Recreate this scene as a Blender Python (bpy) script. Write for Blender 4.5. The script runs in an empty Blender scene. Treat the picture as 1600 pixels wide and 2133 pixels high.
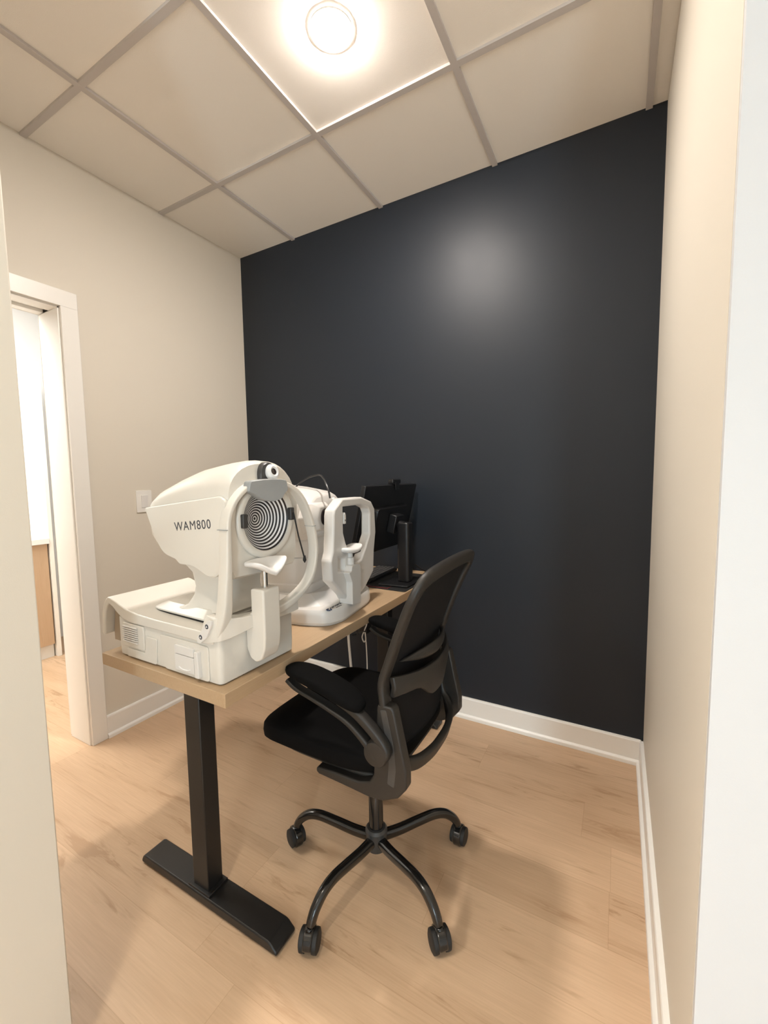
import bpy, bmesh, math, random
from mathutils import Vector, Matrix
PI = math.pi
sc = bpy.context.scene
COL = sc.collection

# ------------------------------------------------------------------ helpers
def V(*a): return Vector(a)

class B:
    """collects geometry for one mesh object (world coordinates)"""
    def __init__(s): s.bm = bmesh.new()
    def face(s, vs):
        try: return s.bm.faces.new(vs)
        except ValueError: return None
    def box(s, x0, x1, y0, y1, z0, z1, M=None):
        vs = [V(x, y, z) for x in (x0, x1) for y in (y0, y1) for z in (z0, z1)]
        if M: vs = [M @ v for v in vs]
        v = [s.bm.verts.new(p) for p in vs]
        for f in ((0,1,3,2),(4,6,7,5),(0,4,5,1),(2,3,7,6),(0,2,6,4),(1,5,7,3)):
            s.face([v[i] for i in f])
        return s
    def prism(s, poly, lo, hi, ax='z', M=None):
        def mk(p, h):
            q = V(p[0], p[1], h) if ax == 'z' else (V(p[0], h, p[1]) if ax == 'y' else V(h, p[0], p[1]))
            return M @ q if M else q
        a = [s.bm.verts.new(mk(p, lo)) for p in poly]; b = [s.bm.verts.new(mk(p, hi)) for p in poly]
        n = len(poly)
        s.face(a); s.face(b[::-1])
        for i in range(n): s.face([a[i], a[(i+1) % n], b[(i+1) % n], b[i]])
        return s
    def prism_hole(s, outer, holes, lo, hi, ax='x', M=None):
        tmp = bmesh.new()
        es = []
        for lp in [outer] + holes:
            vs = [tmp.verts.new(V(p[0], p[1], 0)) for p in lp]
            for i in range(len(vs)): es.append(tmp.edges.new((vs[i], vs[(i+1) % len(vs)])))
        bmesh.ops.triangle_fill(tmp, edges=es, use_beauty=True)
        tmp.verts.index_update()
        def mk(p, h):
            q = V(p[0], p[1], h) if ax == 'z' else (V(p[0], h, p[1]) if ax == 'y' else V(h, p[0], p[1]))
            return M @ q if M else q
        A = [s.bm.verts.new(mk(v.co, lo)) for v in tmp.verts]; Bv = [s.bm.verts.new(mk(v.co, hi)) for v in tmp.verts]
        for f in tmp.faces:
            ids = [v.index for v in f.verts]
            s.face([A[i] for i in ids]); s.face([Bv[i] for i in ids[::-1]])
        for e in tmp.edges:
            if len(e.link_faces) == 1:
                i, j = e.verts[0].index, e.verts[1].index
                s.face([A[i], A[j], Bv[j], Bv[i]])
        tmp.free()
        return s
    def loft(s, rings, cap=True, closed_path=False, closed_ring=True):
        R = [[s.bm.verts.new(p) for p in r] for r in rings]
        n = len(R[0]); m = len(R)
        for i in range(m if closed_path else m-1):
            a, b = R[i], R[(i+1) % m]
            for j in range(n if closed_ring else n-1):
                s.face([a[j], a[(j+1) % n], b[(j+1) % n], b[j]])
        if cap and not closed_path:
            s.face(R[0][::-1]); s.face(R[-1])
        return R
    def sweep(s, path, sec, nrm, closed=False, scales=None, cap=True):
        path = [Vector(p) for p in path]; n = len(path); rings = []
        nrm = Vector(nrm).normalized()
        for i, p in enumerate(path):
            if closed: t = path[(i+1) % n] - path[i-1]
            else: t = path[min(i+1, n-1)] - path[max(i-1, 0)]
            t.normalize()
            sd = t.cross(nrm)
            if sd.length < 1e-5: sd = t.orthogonal()
            sd.normalize(); n2 = sd.cross(t)
            k = scales[i] if scales else (1, 1)
            if not isinstance(k, (tuple, list)): k = (k, k)
            rings.append([p + sd*(a*k[0]) + n2*(b*k[1]) for a, b in sec])
        s.loft(rings, cap=cap, closed_path=closed)
        return s
    def tube(s, path, r, seg=10, closed=False, scales=None):
        path = [Vector(p) for p in path]
        d = path[-1]-path[0]
        nrm = V(0.31, 0.57, 0.76) if abs(d.normalized().dot(V(.31,.57,.76).normalized())) < .95 else V(1, 0, 0)
        if d.length < 1e-6: nrm = V(.3, .2, .9)
        return s.sweep(path, [(r*math.cos(2*PI*i/seg), r*math.sin(2*PI*i/seg)) for i in range(seg)], nrm, closed, scales)
    def lathe(s, prof, c, axis='z', seg=32, M=None, cap=True):
        """prof: (radius, height) list"""
        c = Vector(c); rings = []
        for r, h in prof:
            ring = []
            for i in range(seg):
                a = 2*PI*i/seg; u, w = r*math.cos(a), r*math.sin(a)
                q = V(u, w, h) if axis == 'z' else (V(u, h, w) if axis == 'y' else V(h, u, w))
                if M: q = M @ q
                ring.append(c + q)
            rings.append(ring)
        s.loft(rings, cap=cap)
        return s
    def selli(s, c, a, b, h, e1=.45, e2=.45, nu=36, nv=14, fn=None):
        """superellipsoid"""
        def sp(x, e): return math.copysign(abs(x)**e, x)
        c = Vector(c); rings = []
        for j in range(nv+1):
            v = -PI/2 + PI*j/nv
            v = max(-PI/2+.02, min(PI/2-.02, v))
            ring = []
            for i in range(nu):
                u = 2*PI*i/nu
                p = V(a*sp(math.cos(v), e1)*sp(math.cos(u), e2), b*sp(math.cos(v), e1)*sp(math.sin(u), e2), h*sp(math.sin(v), e1))
                if fn: p = fn(p)
                ring.append(c+p)
            rings.append(ring)
        s.loft(rings)
        return s

def rrect(w, h, r, seg=4):
    out = []
    for cx, cy, a0 in ((w/2-r, h/2-r, 0), (-w/2+r, h/2-r, 90), (-w/2+r, -h/2+r, 180), (w/2-r, -h/2+r, 270)):
        for i in range(seg+1):
            a = math.radians(a0+90*i/seg); out.append((cx+r*math.cos(a), cy+r*math.sin(a)))
    return out
def rpoly(pts, r, seg=4):
    """round the corners of a 2-D polygon"""
    out = []; n = len(pts)
    for i in range(n):
        p = Vector(pts[i]).to_2d(); a = Vector(pts[i-1]).to_2d(); b = Vector(pts[(i+1) % n]).to_2d()
        rr = r[i] if isinstance(r, (list, tuple)) else r
        da, db = (a-p), (b-p)
        k = min(rr, da.length*.45, db.length*.45)
        if k < 1e-5: out.append((p.x, p.y)); continue
        q0 = p+da.normalized()*k; q1 = p+db.normalized()*k
        for j in range(seg+1):
            t = j/seg; q = q0*(1-t)**2 + p*2*t*(1-t) + q1*t*t
            out.append((q.x, q.y))
    return out
def cr(pts, k=6, closed=False):
    """Catmull-Rom resample"""
    pts = [Vector(p) for p in pts]; n = len(pts); out = []
    for i in range(n if closed else n-1):
        if closed: p0, p1, p2, p3 = pts[i-1], pts[i], pts[(i+1) % n], pts[(i+2) % n]
        else: p0, p1, p2, p3 = pts[max(i-1, 0)], pts[i], pts[i+1], pts[min(i+2, n-1)]
        for j in range(k):
            t = j/k
            out.append(.5*((2*p1)+(p2-p0)*t+(2*p0-5*p1+4*p2-p3)*t*t+(3*p1-p0-3*p2+p3)*t**3))
    if not closed: out.append(pts[-1])
    return out

def root_loc(o):
    while o.parent: o = o.parent
    return o.location
def part(name, b, mat, parent=None, loc=None, bevel=0, seg=2, sub=0, smooth=True, ang=35, label=None):
    bm = b.bm
    bmesh.ops.remove_doubles(bm, verts=bm.verts, dist=1e-6)
    bmesh.ops.recalc_face_normals(bm, faces=bm.faces)
    me = bpy.data.meshes.new(name)
    off = root_loc(parent) if parent else (Vector(loc) if loc else Vector((0, 0, 0)))
    bmesh.ops.translate(bm, verts=bm.verts, vec=-Vector(off))
    bm.to_mesh(me); bm.free()
    o = bpy.data.objects.new(name, me); COL.objects.link(o)
    if parent: o.parent = parent
    elif loc: o.location = loc
    for m in (mat if isinstance(mat, (list, tuple)) else [mat]): me.materials.append(m)
    if smooth:
        me.shade_smooth()
        if hasattr(me, 'set_sharp_from_angle'): me.set_sharp_from_angle(angle=math.radians(ang))
    if bevel:
        md = o.modifiers.new('bevel', 'BEVEL'); md.width = bevel; md.segments = seg; md.limit_method = 'ANGLE'; md.angle_limit = math.radians(32)
    if sub:
        md = o.modifiers.new('sub', 'SUBSURF'); md.levels = sub; md.render_levels = sub
    if label: o['label'] = label
    return o
def thing(name, label, cat, loc, group=None):
    o = bpy.data.objects.new(name, None); COL.objects.link(o); o.location = loc
    o.empty_display_size = .05
    o['label'] = label; o['category'] = cat
    if group: o['group'] = group
    bpy.context.view_layer.update()
    return o
def tag(o, label, cat, group=None):
    o['label'] = label; o['category'] = cat
    if group: o['group'] = group
    return o
def struct(name, b, mat, parent=None, **k):
    o = part(name, b, mat, parent, **k); o['kind'] = 'structure'
    return o

# ------------------------------------------------------------------ materials
def srgb(r, g, b):
    f = lambda c: (c/255/12.92) if c/255 <= .04045 else ((c/255+.055)/1.055)**2.4
    return (f(r), f(g), f(b), 1)
def mat(name, col, rough=.5, metal=0, spec=.5, bump=0, bscale=300, coat=0, mottle=0):
    m = bpy.data.materials.new(name); m.use_nodes = True
    nt = m.node_tree; p = nt.nodes['Principled BSDF']
    p.inputs['Base Color'].default_value = col if len(col) == 4 else (*col, 1)
    p.inputs['Roughness'].default_value = rough; p.inputs['Metallic'].default_value = metal
    p.inputs['Specular IOR Level'].default_value = spec
    if coat: p.inputs['Coat Weight'].default_value = coat
    tc = nt.nodes.new('ShaderNodeTexCoord')
    nz = nt.nodes.new('ShaderNodeTexNoise'); nz.inputs['Scale'].default_value = bscale; nz.inputs['Detail'].default_value = 3
    nt.links.new(tc.outputs['Object'], nz.inputs['Vector'])
    if bump:
        bp = nt.nodes.new('ShaderNodeBump'); bp.inputs['Strength'].default_value = bump; bp.inputs['Distance'].default_value = .001
        nt.links.new(nz.outputs['Fac'], bp.inputs['Height']); nt.links.new(bp.outputs['Normal'], p.inputs['Normal'])
    if mottle:
        n2 = nt.nodes.new('ShaderNodeTexNoise'); n2.inputs['Scale'].default_value = 6
        nt.links.new(tc.outputs['Object'], n2.inputs['Vector'])
        mr = nt.nodes.new('ShaderNodeMapRange'); mr.inputs['To Min'].default_value = rough-mottle; mr.inputs['To Max'].default_value = rough+mottle
        nt.links.new(n2.outputs['Fac'], mr.inputs['Value']); nt.links.new(mr.outputs['Result'], p.inputs['Roughness'])
    return m
M = {}
M['paint_beige'] = mat('warm beige wall paint', (.75, .70, .61), .55, bump=.12, bscale=420, spec=.3)
M['paint_white'] = mat('white wall paint', (.655, .67, .69), .5, bump=.1, bscale=420, spec=.3)
M['paint_navy'] = mat('satin charcoal navy paint', (.0152, .0203, .0285), .46, bump=.1, bscale=500, spec=.36, mottle=.03)
M['trim'] = mat('white satin trim paint', (.90, .885, .845), .32, bump=.03)
M['tile'] = mat('ceiling tile', (.93, .885, .82), .9, bump=.5, bscale=700, spec=.1)
M['tbar'] = mat('ceiling grid metal', (.58, .54, .515), .5, spec=.3)
M['wplas'] = mat('white instrument plastic', (.74, .705, .64), .30, bump=.02, bscale=900)
M['wplas2'] = mat('cool white instrument plastic', (.76, .74, .71), .32, bump=.02, bscale=900)
M['wglow'] = mat('white pad plastic', (.84, .83, .815), .35, bump=.02)
M['cream'] = mat('tan inner plastic', (.45, .36, .26), .5)
M['gplas'] = mat('grey rest plastic', (.33, .345, .35), .4, bump=.05, bscale=800)
M['dgrey'] = mat('dark grey plastic', (.045, .043, .042), .4)
M['bplas'] = mat('black chair plastic', (.016, .014, .012), .46, bump=.18, bscale=1400)
M['bgrey'] = mat('charcoal plastic and bracket highlight', (.042, .041, .040), .38, bump=.1, bscale=1400)  # hub plastic; also the lighter tone painting the bracket highlight
M['bfab'] = mat('black seat fabric', (.0035, .0034, .0035), .9, bump=.5, bscale=1500, spec=.1)
M['bmetal'] = mat('black gloss powder coat', (.010, .0095, .009), .17, spec=.5, coat=.3)
M['bmatte'] = mat('black matte powder coat', (.010, .0093, .009), .42, bump=.15, bscale=1600)
M['bscreen'] = mat('black monitor plastic', (.008, .008, .009), .38, bump=.08, bscale=1200)
M['rubber'] = mat('black rubber', (.012, .012, .012), .6)
M['chrome'] = mat('brushed steel', (.62, .6, .57), .22, metal=1)
M['ink'] = mat('dark lettering ink', (.05, .055, .07), .45)
M['inkblue'] = mat('blue logo ink', (.03, .06, .14), .4)
M['red'] = mat('red stitching', (.30, .012, .012), .5)
M['wcable'] = mat('white cable jacket', (.75, .73, .69), .4)
M['bcable'] = mat('black cable jacket', (.015, .015, .016), .4)
M['stone'] = mat('white quartz worktop', (.85, .85, .84), .25, mottle=.03)
M['lens'] = mat('dark glass lens', (.02, .012, .012), .05, spec=.8)

def emit(name, col, s):
    m = bpy.data.materials.new(name); m.use_nodes = True; nt = m.node_tree
    p = nt.nodes['Principled BSDF']; p.inputs['Base Color'].default_value = (.8, .8, .8, 1)
    p.inputs['Emission Color'].default_value = (*col, 1); p.inputs['Emission Strength'].default_value = s
    return m

def wood(name, c0, c1, axis='y', scale=1.0, rough=.45, planks=None, band=.5, streak=0):
    """procedural wood: long noise grain along one axis; planks=(length,width) gives staggered boards"""
    m = bpy.data.materials.new(name); m.use_nodes = True; nt = m.node_tree; N = nt.nodes; Lk = nt.links
    p = N['Principled BSDF']; p.inputs['Roughness'].default_value = rough; p.inputs['Specular IOR Level'].default_value = .4
    tc = N.new('ShaderNodeTexCoord'); sep = N.new('ShaderNodeSeparateXYZ'); Lk.new(tc.outputs['Object'], sep.inputs[0])
    def math_(op, a, b=None, c=None):
        n = N.new('ShaderNodeMath'); n.operation = op
        for i, x in enumerate((a, b, c)):
            if x is None: continue
            if isinstance(x, (int, float)): n.inputs[i].default_value = x
            else: Lk.new(x, n.inputs[i])
        return n.outputs[0]
    along = sep.outputs['XYZ'.index(axis.upper())]
    across = sep.outputs[1 if axis == 'x' else 0]
    third = sep.outputs[2] if axis in 'xy' else sep.outputs[1]
    rnd = 0.0
    if planks:
        Ln, Wd = planks
        row = math_('FLOOR', math_('DIVIDE', across, Wd))
        off = math_('FRACT', math_('MULTIPLY', math_('SINE', math_('MULTIPLY', row, 12.9898)), 4375.85))
        u = math_('ADD', math_('DIVIDE', along, Ln), off)
        colm = math_('FLOOR', u)
        rnd = math_('FRACT', math_('MULTIPLY', math_('SINE', math_('ADD', math_('MULTIPLY', row, 78.233), math_('MULTIPLY', colm, 37.719))), 2758.54))
        fu = math_('FRACT', u); fv = math_('FRACT', math_('DIVIDE', across, Wd))
        eu = math_('MULTIPLY', math_('MINIMUM', fu, math_('SUBTRACT', 1, fu)), Ln)
        ev = math_('MULTIPLY', math_('MINIMUM', fv, math_('SUBTRACT', 1, fv)), Wd)
        edge = math_('MINIMUM', eu, ev)
        seam = math_('SUBTRACT', 1, math_('MINIMUM', 1, math_('DIVIDE', edge, .0016)))
    def vec(ka, kc, kt):
        cb = N.new('ShaderNodeCombineXYZ')
        Lk.new(math_('ADD', math_('MULTIPLY', along, ka), math_('MULTIPLY', rnd, 37.0) if planks else 0.0), cb.inputs[0])
        Lk.new(math_('ADD', math_('MULTIPLY', across, kc), math_('MULTIPLY', rnd, 91.0) if planks else 0.0), cb.inputs[1])
        Lk.new(math_('MULTIPLY', third, kt), cb.inputs[2])
        return cb.outputs[0]
    def noise(v, det=4, rough_=.6, dist=0):
        n = N.new('ShaderNodeTexNoise'); n.inputs['Scale'].default_value = 1; n.inputs['Detail'].default_value = det
        n.inputs['Roughness'].default_value = rough_; n.inputs['Distortion'].default_value = dist
        Lk.new(v, n.inputs['Vector']); return n.outputs['Fac']
    g1 = noise(vec(1.6*scale, 22*scale, 22*scale), 5, .65, .8)
    g2 = noise(vec(7*scale, 190*scale, 190*scale), 3, .5)
    g3 = noise(vec(.9*scale, 5*scale, 5*scale), 3, .5, 1.2)
    # cathedral figure: dark streaks where a warped band crosses
    ramp = N.new('ShaderNodeMapRange'); ramp.inputs['From Min'].default_value = .60; ramp.inputs['From Max'].default_value = .74
    Lk.new(g1, ramp.inputs['Value'])
    mixv = math_('ADD', math_('MULTIPLY', math_('SUBTRACT', g2, .5), .55), math_('ADD', math_('MULTIPLY', math_('SUBTRACT', g3, .5), band*1.3), .42))
    mixv = math_('ADD', mixv, math_('MULTIPLY', ramp.outputs['Result'], .42))
    if planks: mixv = math_('ADD', mixv, math_('MULTIPLY', math_('SUBTRACT', rnd, .5), .22))
    if streak:
        s1 = noise(vec(3.2, 26, 26), 5, .62, 1.6); s2 = noise(vec(1.3, 6.5, 6.5), 2, .5, .6)
        a = N.new('ShaderNodeMapRange'); a.inputs['From Min'].default_value = .53; a.inputs['From Max'].default_value = .70; Lk.new(s1, a.inputs['Value'])
        c = N.new('ShaderNodeMapRange'); c.inputs['From Min'].default_value = .50; c.inputs['From Max'].default_value = .66; Lk.new(s2, c.inputs['Value'])
        mixv = math_('ADD', mixv, math_('MULTIPLY', math_('MULTIPLY', a.outputs['Result'], c.outputs['Result']), streak))
        mixv = math_('ADD', mixv, math_('MULTIPLY', c.outputs['Result'], .12))
    cl = N.new('ShaderNodeClamp'); Lk.new(mixv, cl.inputs['Value'])
    mx = N.new('ShaderNodeMix'); mx.data_type = 'RGBA'
    mx.inputs[6].default_value = c0; mx.inputs[7].default_value = c1
    Lk.new(cl.outputs[0], mx.inputs[0])
    outc = mx.outputs[2]
    if planks:
        m2 = N.new('ShaderNodeMix'); m2.data_type = 'RGBA'; m2.blend_type = 'MULTIPLY'
        m2.inputs[7].default_value = (.72, .66, .6, 1); Lk.new(math_('MULTIPLY', seam, .55), m2.inputs[0]); Lk.new(outc, m2.inputs[6]); outc = m2.outputs[2]
    Lk.new(outc, p.inputs['Base Color'])
    bp = N.new('ShaderNodeBump'); bp.inputs['Strength'].default_value = .12; bp.inputs['Distance'].default_value = .001
    Lk.new(g2, bp.inputs['Height']); Lk.new(bp.outputs['Normal'], p.inputs['Normal'])
    return m
M['floor'] = wood('oak vinyl plank floor', (.72, .515, .345, 1), (.44, .285, .17, 1), 'x', 1.0, .36, planks=(1.22, .18), streak=.95)
M['desk'] = wood('light oak laminate', (.56, .40, .25, 1), (.42, .285, .165, 1), 'y', 1.1, .42, band=.5)
M['cabwood'] = wood('pale oak cabinet veneer', (.60, .43, .29, 1), (.47, .32, .20, 1), 'z', 1.4, .45)

def rings_mat():
    m = bpy.data.materials.new('concentric black and white target rings'); m.use_nodes = True; nt = m.node_tree; N = nt.nodes; Lk = nt.links
    p = N['Principled BSDF']; p.inputs['Roughness'].default_value = .3
    at = N.new('ShaderNodeAttribute'); at.attribute_name = 'ringr'
    a = N.new('ShaderNodeMath'); a.operation = 'MULTIPLY'; a.inputs[1].default_value = 11.5; Lk.new(at.outputs['Fac'], a.inputs[0])
    f = N.new('ShaderNodeMath'); f.operation = 'FRACT'; Lk.new(a.outputs[0], f.inputs[0])
    g = N.new('ShaderNodeMath'); g.operation = 'GREATER_THAN'; g.inputs[1].default_value = .52; Lk.new(f.outputs[0], g.inputs[0])
    mx = N.new('ShaderNodeMix'); mx.data_type = 'RGBA'; mx.inputs[6].default_value = (.012, .010, .012, 1); mx.inputs[7].default_value = (.86, .85, .85, 1)
    Lk.new(g.outputs[0], mx.inputs[0]); Lk.new(mx.outputs[2], p.inputs['Base Color'])
    return m
M['rings'] = rings_mat()

def mesh_fabric():
    m = bpy.data.materials.new('black mesh weave'); m.use_nodes = True; nt = m.node_tree; N = nt.nodes; Lk = nt.links
    p = N['Principled BSDF']; p.inputs['Base Color'].default_value = (.006, .006, .007, 1); p.inputs['Roughness'].default_value = .7
    p.inputs['Specular IOR Level'].default_value = .2
    p.inputs['Alpha'].default_value = .93
    tc = N.new('ShaderNodeTexCoord'); w = N.new('ShaderNodeTexChecker'); w.inputs['Scale'].default_value = 420
    Lk.new(tc.outputs['Object'], w.inputs['Vector'])
    bp = N.new('ShaderNodeBump'); bp.inputs['Strength'].default_value = .4; bp.inputs['Distance'].default_value = .0005
    Lk.new(w.outputs['Fac'], bp.inputs['Height']); Lk.new(bp.outputs['Normal'], p.inputs['Normal'])
    return m
M['bmesh'] = mesh_fabric()

# ------------------------------------------------------------------ the room shell
H = 2.733; W = 2.351
DJ = -1.090          # door jamb (near edge of opening is further away)
DO = -1.92           # other jamb of the door opening (out of frame)
b = B(); b.box(-3.2, 4.6, -5.75, .6, -.06, 0); struct('floor', b, M['floor'])
# ceiling: tiles above, T-bars as its own trim
b = B(); b.box(-3.2, 4.6, -5.75, .12, H+.006, H+.10); ceil = struct('ceiling', b, M['tile'])
gx = [.453+.612*i for i in range(-6, 8)]; gy = [.052-.61*i for i in range(0, 10)]
b = B()
for x in gx: b.box(x-.012, x+.012, -5.7, -.001, H-.004, H+.0062)
for y in gy:
    if y < -.01: b.box(-3.1, 4.5, y-.012, y+.012, H-.0036, H+.0062)
struct('trim_1', b, M['tbar'], smooth=False)
# walls
b = B(); b.box(-.17, W+.12, 0, .12, 0, H+.006); struct('wall_back', b, M['paint_navy'])
HB = 2.066
b = B()
b.box(-.17, 0, DJ+.02, 0, 0, H+.006)
b.box(-.17, 0, DO-.02, DJ+.02, HB+.02, H+.006)
b.box(-.17, 0, -5.6, DO-.02, 0, H+.006)
struct('wall_left', b, M['paint_beige'])
b = B(); b.box(W, W+.12, -1.318, 0, 0, H+.006); struct('wall_right', b, M['paint_beige'])
b = B(); b.box(W+.0005, 4.5, -1.332, -1.318, 0, H+.006); struct('wall_corridor', b, M['paint_white'])
b = B(); b.box(.0, 1.215, -1.99, -1.715, 0, H+.006); struct('wall_front', b, M['paint_beige'], bevel=.003)
# corridor behind the camera
b = B(); b.prism_hole([(-3.1, 0), (4.5, 0), (4.5, H+.006), (-3.1, H+.006)], [[(3.35, .25), (4.0, .25), (4.0, 2.15), (3.35, 2.15)]], -5.72, -5.6, 'y')  # opening cut for the assumed, unseen window
struct('wall_rear', b, M['paint_white'])
b = B(); b.box(4.5, 4.6, -5.72, -1.2, 0, H+.006); struct('wall_far_right', b, M['paint_white'])
# assumed, unseen window in the rear corridor wall, added for daylight: frame only
b = B(); b.prism_hole([(3.35, .25), (4.0, .25), (4.0, 2.15), (3.35, 2.15)], [[(3.39, .29), (3.96, .29), (3.96, 2.11), (3.39, 2.11)]], -5.70, -5.62, 'y')
struct('assumed_window_1', b, M['trim'])

# door frame in the left wall
b = B()
b.box(-.172, .004, DJ, DJ+.02, 0, HB)                       # side jamb
b.box(-.172, .004, DO-.02, DO, 0, HB)
b.box(-.172, -.125, DO, DJ, HB, HB+.02); b.box(-.075, .004, DO, DJ, HB, HB+.02)   # head jamb with pocket slot
b.box(-.125, -.075, DO, DJ, HB+.014, HB+.02)
d1 = struct('door_1', b, M['trim'], bevel=.0015)
b = B(); b.box(-.0005, .020, DJ+.006, DJ+.076, 0, HB+.006); b.box(-.0005, .020, DO-.076, DJ+.076, HB+.006, HB+.078); b.box(-.0005, .020, DO-.076, DO-.006, 0, HB+.006)
struct('casing', b, M['trim'], d1, bevel=.002)
b = B(); b.box(-.192, -.1715, DJ+.006, DJ+.066, 0, HB+.066); b.box(-.192, -.1715, DO-.066, DJ+.006, HB+.006, HB+.066)
struct('rear_casing', b, M['trim'], d1, bevel=.002)

# baseboards with shoe moulding
hb = .111
def base_profile():
    return [(0, 0), (.026, 0), (.026, .008), (.0245, .015), (.020, .020), (.0145, .0225), (.0145, hb-.006), (.012, hb-.001), (.009, hb), (0, hb)]
def baseboard(name, p0, p1, nrm):
    p0 = V(*p0, 0); p1 = V(*p1, 0); n = V(*nrm, 0); b = B()
    b.loft([[p+n*u+V(0, 0, z) for u, z in base_profile()] for p in (p0, p1)])
    return struct(name, b, M['trim'], ang=25)
baseboard('baseboard_back', (0, 0), (W, 0), (0, -1))
baseboard('baseboard_left', (0, DJ+.0765), (0, 0), (1, 0))
baseboard('baseboard_right', (W, -1.318), (W, 0), (-1, 0))

# ------------------------------------------------------------------ the bright room through the doorway
b = B(); b.box(-2.6, -1.80, -3.0, .5, 0, H+.006); struct('wall_next_room', b, M['paint_white'])
b = B(); b.box(-1.80, -.17, -.10, .0, 0, H+.006); struct('wall_next_room_end', b, M['paint_white'])
cab = thing('base_cabinet', 'pale oak base cabinet under white worktop, seen through the doorway', 'cabinet', (-1.60, -1.1, 0))
b = B(); b.box(-1.799, -1.392, -1.62, -.640, .095, .842); part('body', b, M['cabwood'], cab)
for (y0, y1) in ((-1.612, -1.184), (-1.181, -.752), (-.749, -.642)):
    b = B(); b.box(-1.3915, -1.372, y0, y1, .10, .840); part('door', b, M['cabwood'], cab, bevel=.0015)
b = B(); b.box(-1.799, -1.40, -1.62, -.640, 0, .0945); part('toe_kick', b, M['stone'], cab)
b = B(); b.box(-1.799, -1.350, -1.64, -.634, .843, .883)
tag(part('worktop', b, M['stone'], None, loc=(-1.6, -1.1, .843), bevel=.003), 'white stone worktop lying on the oak cabinet beyond the doorway', 'worktop')
b = B(); b.box(-1.799, -1.362, -.632, -.606, 0, 2.128)
tag(part('end_panel', b, M['trim'], None, loc=(-1.6, -.62, 0), bevel=.002), 'tall white panel standing at the end of the oak cabinet beyond doorway', 'panel')
b = B(); b.prism([(-1.62, -.93), (-1.47, -.90), (-1.43, -.72), (-1.60, -.74)], .8835, .8875, 'z')
tag(part('paper_sheet', b, M['wglow'], None, loc=(-1.53, -.82, .8835)), 'white paper sheet lying on the worktop beyond the doorway', 'paper')

# ------------------------------------------------------------------ light switch
sw = thing('light_switch', 'white rocker light switch on the beige wall beside the doorway', 'light switch', (0, -.748, 1.176))
b = B(); b.prism(rpoly([(-.790, 1.118), (-.706, 1.118), (-.706, 1.234), (-.790, 1.234)], .004), .0002, .006, 'x'); part('plate', b, M['trim'], sw, bevel=.0015)
b = B(); b.prism([(1.143, .0062), (1.143, .008), (1.176, .0085), (1.209, .0115), (1.209, .0062)], -.765, -.731, 'z')
for v in b.bm.verts: v.co = V(v.co.y, v.co.z, v.co.x)
part('rocker', b, M['wglow'], sw, bevel=.0006)

# ------------------------------------------------------------------ recessed downlight
LX, LY = 1.366, -.864
dl = thing('recessed_downlight', 'round recessed downlight glowing in the ceiling tile above the desk', 'ceiling light', (LX, LY, H))
b = B(); b.lathe([(.066, .0), (.066, -.001), (.0695, -.001), (.0705, .0005), (.0705, .005), (.066, .005), (.066, .0)], (LX, LY, H), cap=False)
b.bm.verts.ensure_lookup_table()
part('trim_ring', b, M['trim'], dl)
b = B(); b.lathe([(.0658, -.0002), (.062, -.0050), (.050, -.0090), (.026, -.0120), (.001, -.0128)], (LX, LY, H)); part('diffuser', b, emit('lit downlight diffuser', (1.0, .915, .84), 610), dl, label='glowing round diffuser')

# ------------------------------------------------------------------ standing desk
DX0, DX1, DY0, DY1, DZ = .868, 1.405, -1.433, -.004, .770
desk = thing('standing_desk', 'light oak topped standing desk on black T-shaped steel legs', 'desk', (1.137, -.72, 0))
b = B(); b.box(DX0, DX1, DY0, DY1, DZ-.036, DZ); part('tabletop', b, M['desk'], desk, bevel=.0012)
for yc in (-1.306, -.150):
    b = B(); b.box(1.100, 1.168, yc-.027, yc+.027, .034, .690); c = part('column', b, M['bmatte'], desk, bevel=.003)
    b = B(); b.box(1.106, 1.162, yc-.021, yc+.021, .690, DZ-.064); part('inner_column', b, M['bmatte'], c, bevel=.002)
    b = B(); b.prism([(.848, .004), (1.452, .004), (1.452, .014), (1.430, .030), (1.420, .033), (.868, .033), (.856, .028), (.848, .014)], yc-.040, yc+.038, 'y')
    part('foot', b, M['bmatte'], desk, bevel=.004)
    for fx in (.88, 1.42):
        b = B(); b.lathe([(.016, 0), (.016, .0045)], (fx, yc, 0), seg=16); part('glide', b, M['rubber'], desk)
    b = B(); b.box(1.086, 1.182, yc-.036, yc+.034, .0335, .040); part('base_plate', b, M['bmatte'], desk, bevel=.001)
    b = B(); b.box(.90, 1.34, yc-.03, yc+.03, DZ-.064, DZ-.0365); part('side_bracket', b, M['bmatte'], desk, bevel=.002)
for xx in (1.075, 1.175):
    b = B(); b.box(xx-.018, xx+.018, -1.276, -.180, DZ-.062, DZ-.037); part('rail', b, M['bmatte'], desk, bevel=.002)

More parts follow.
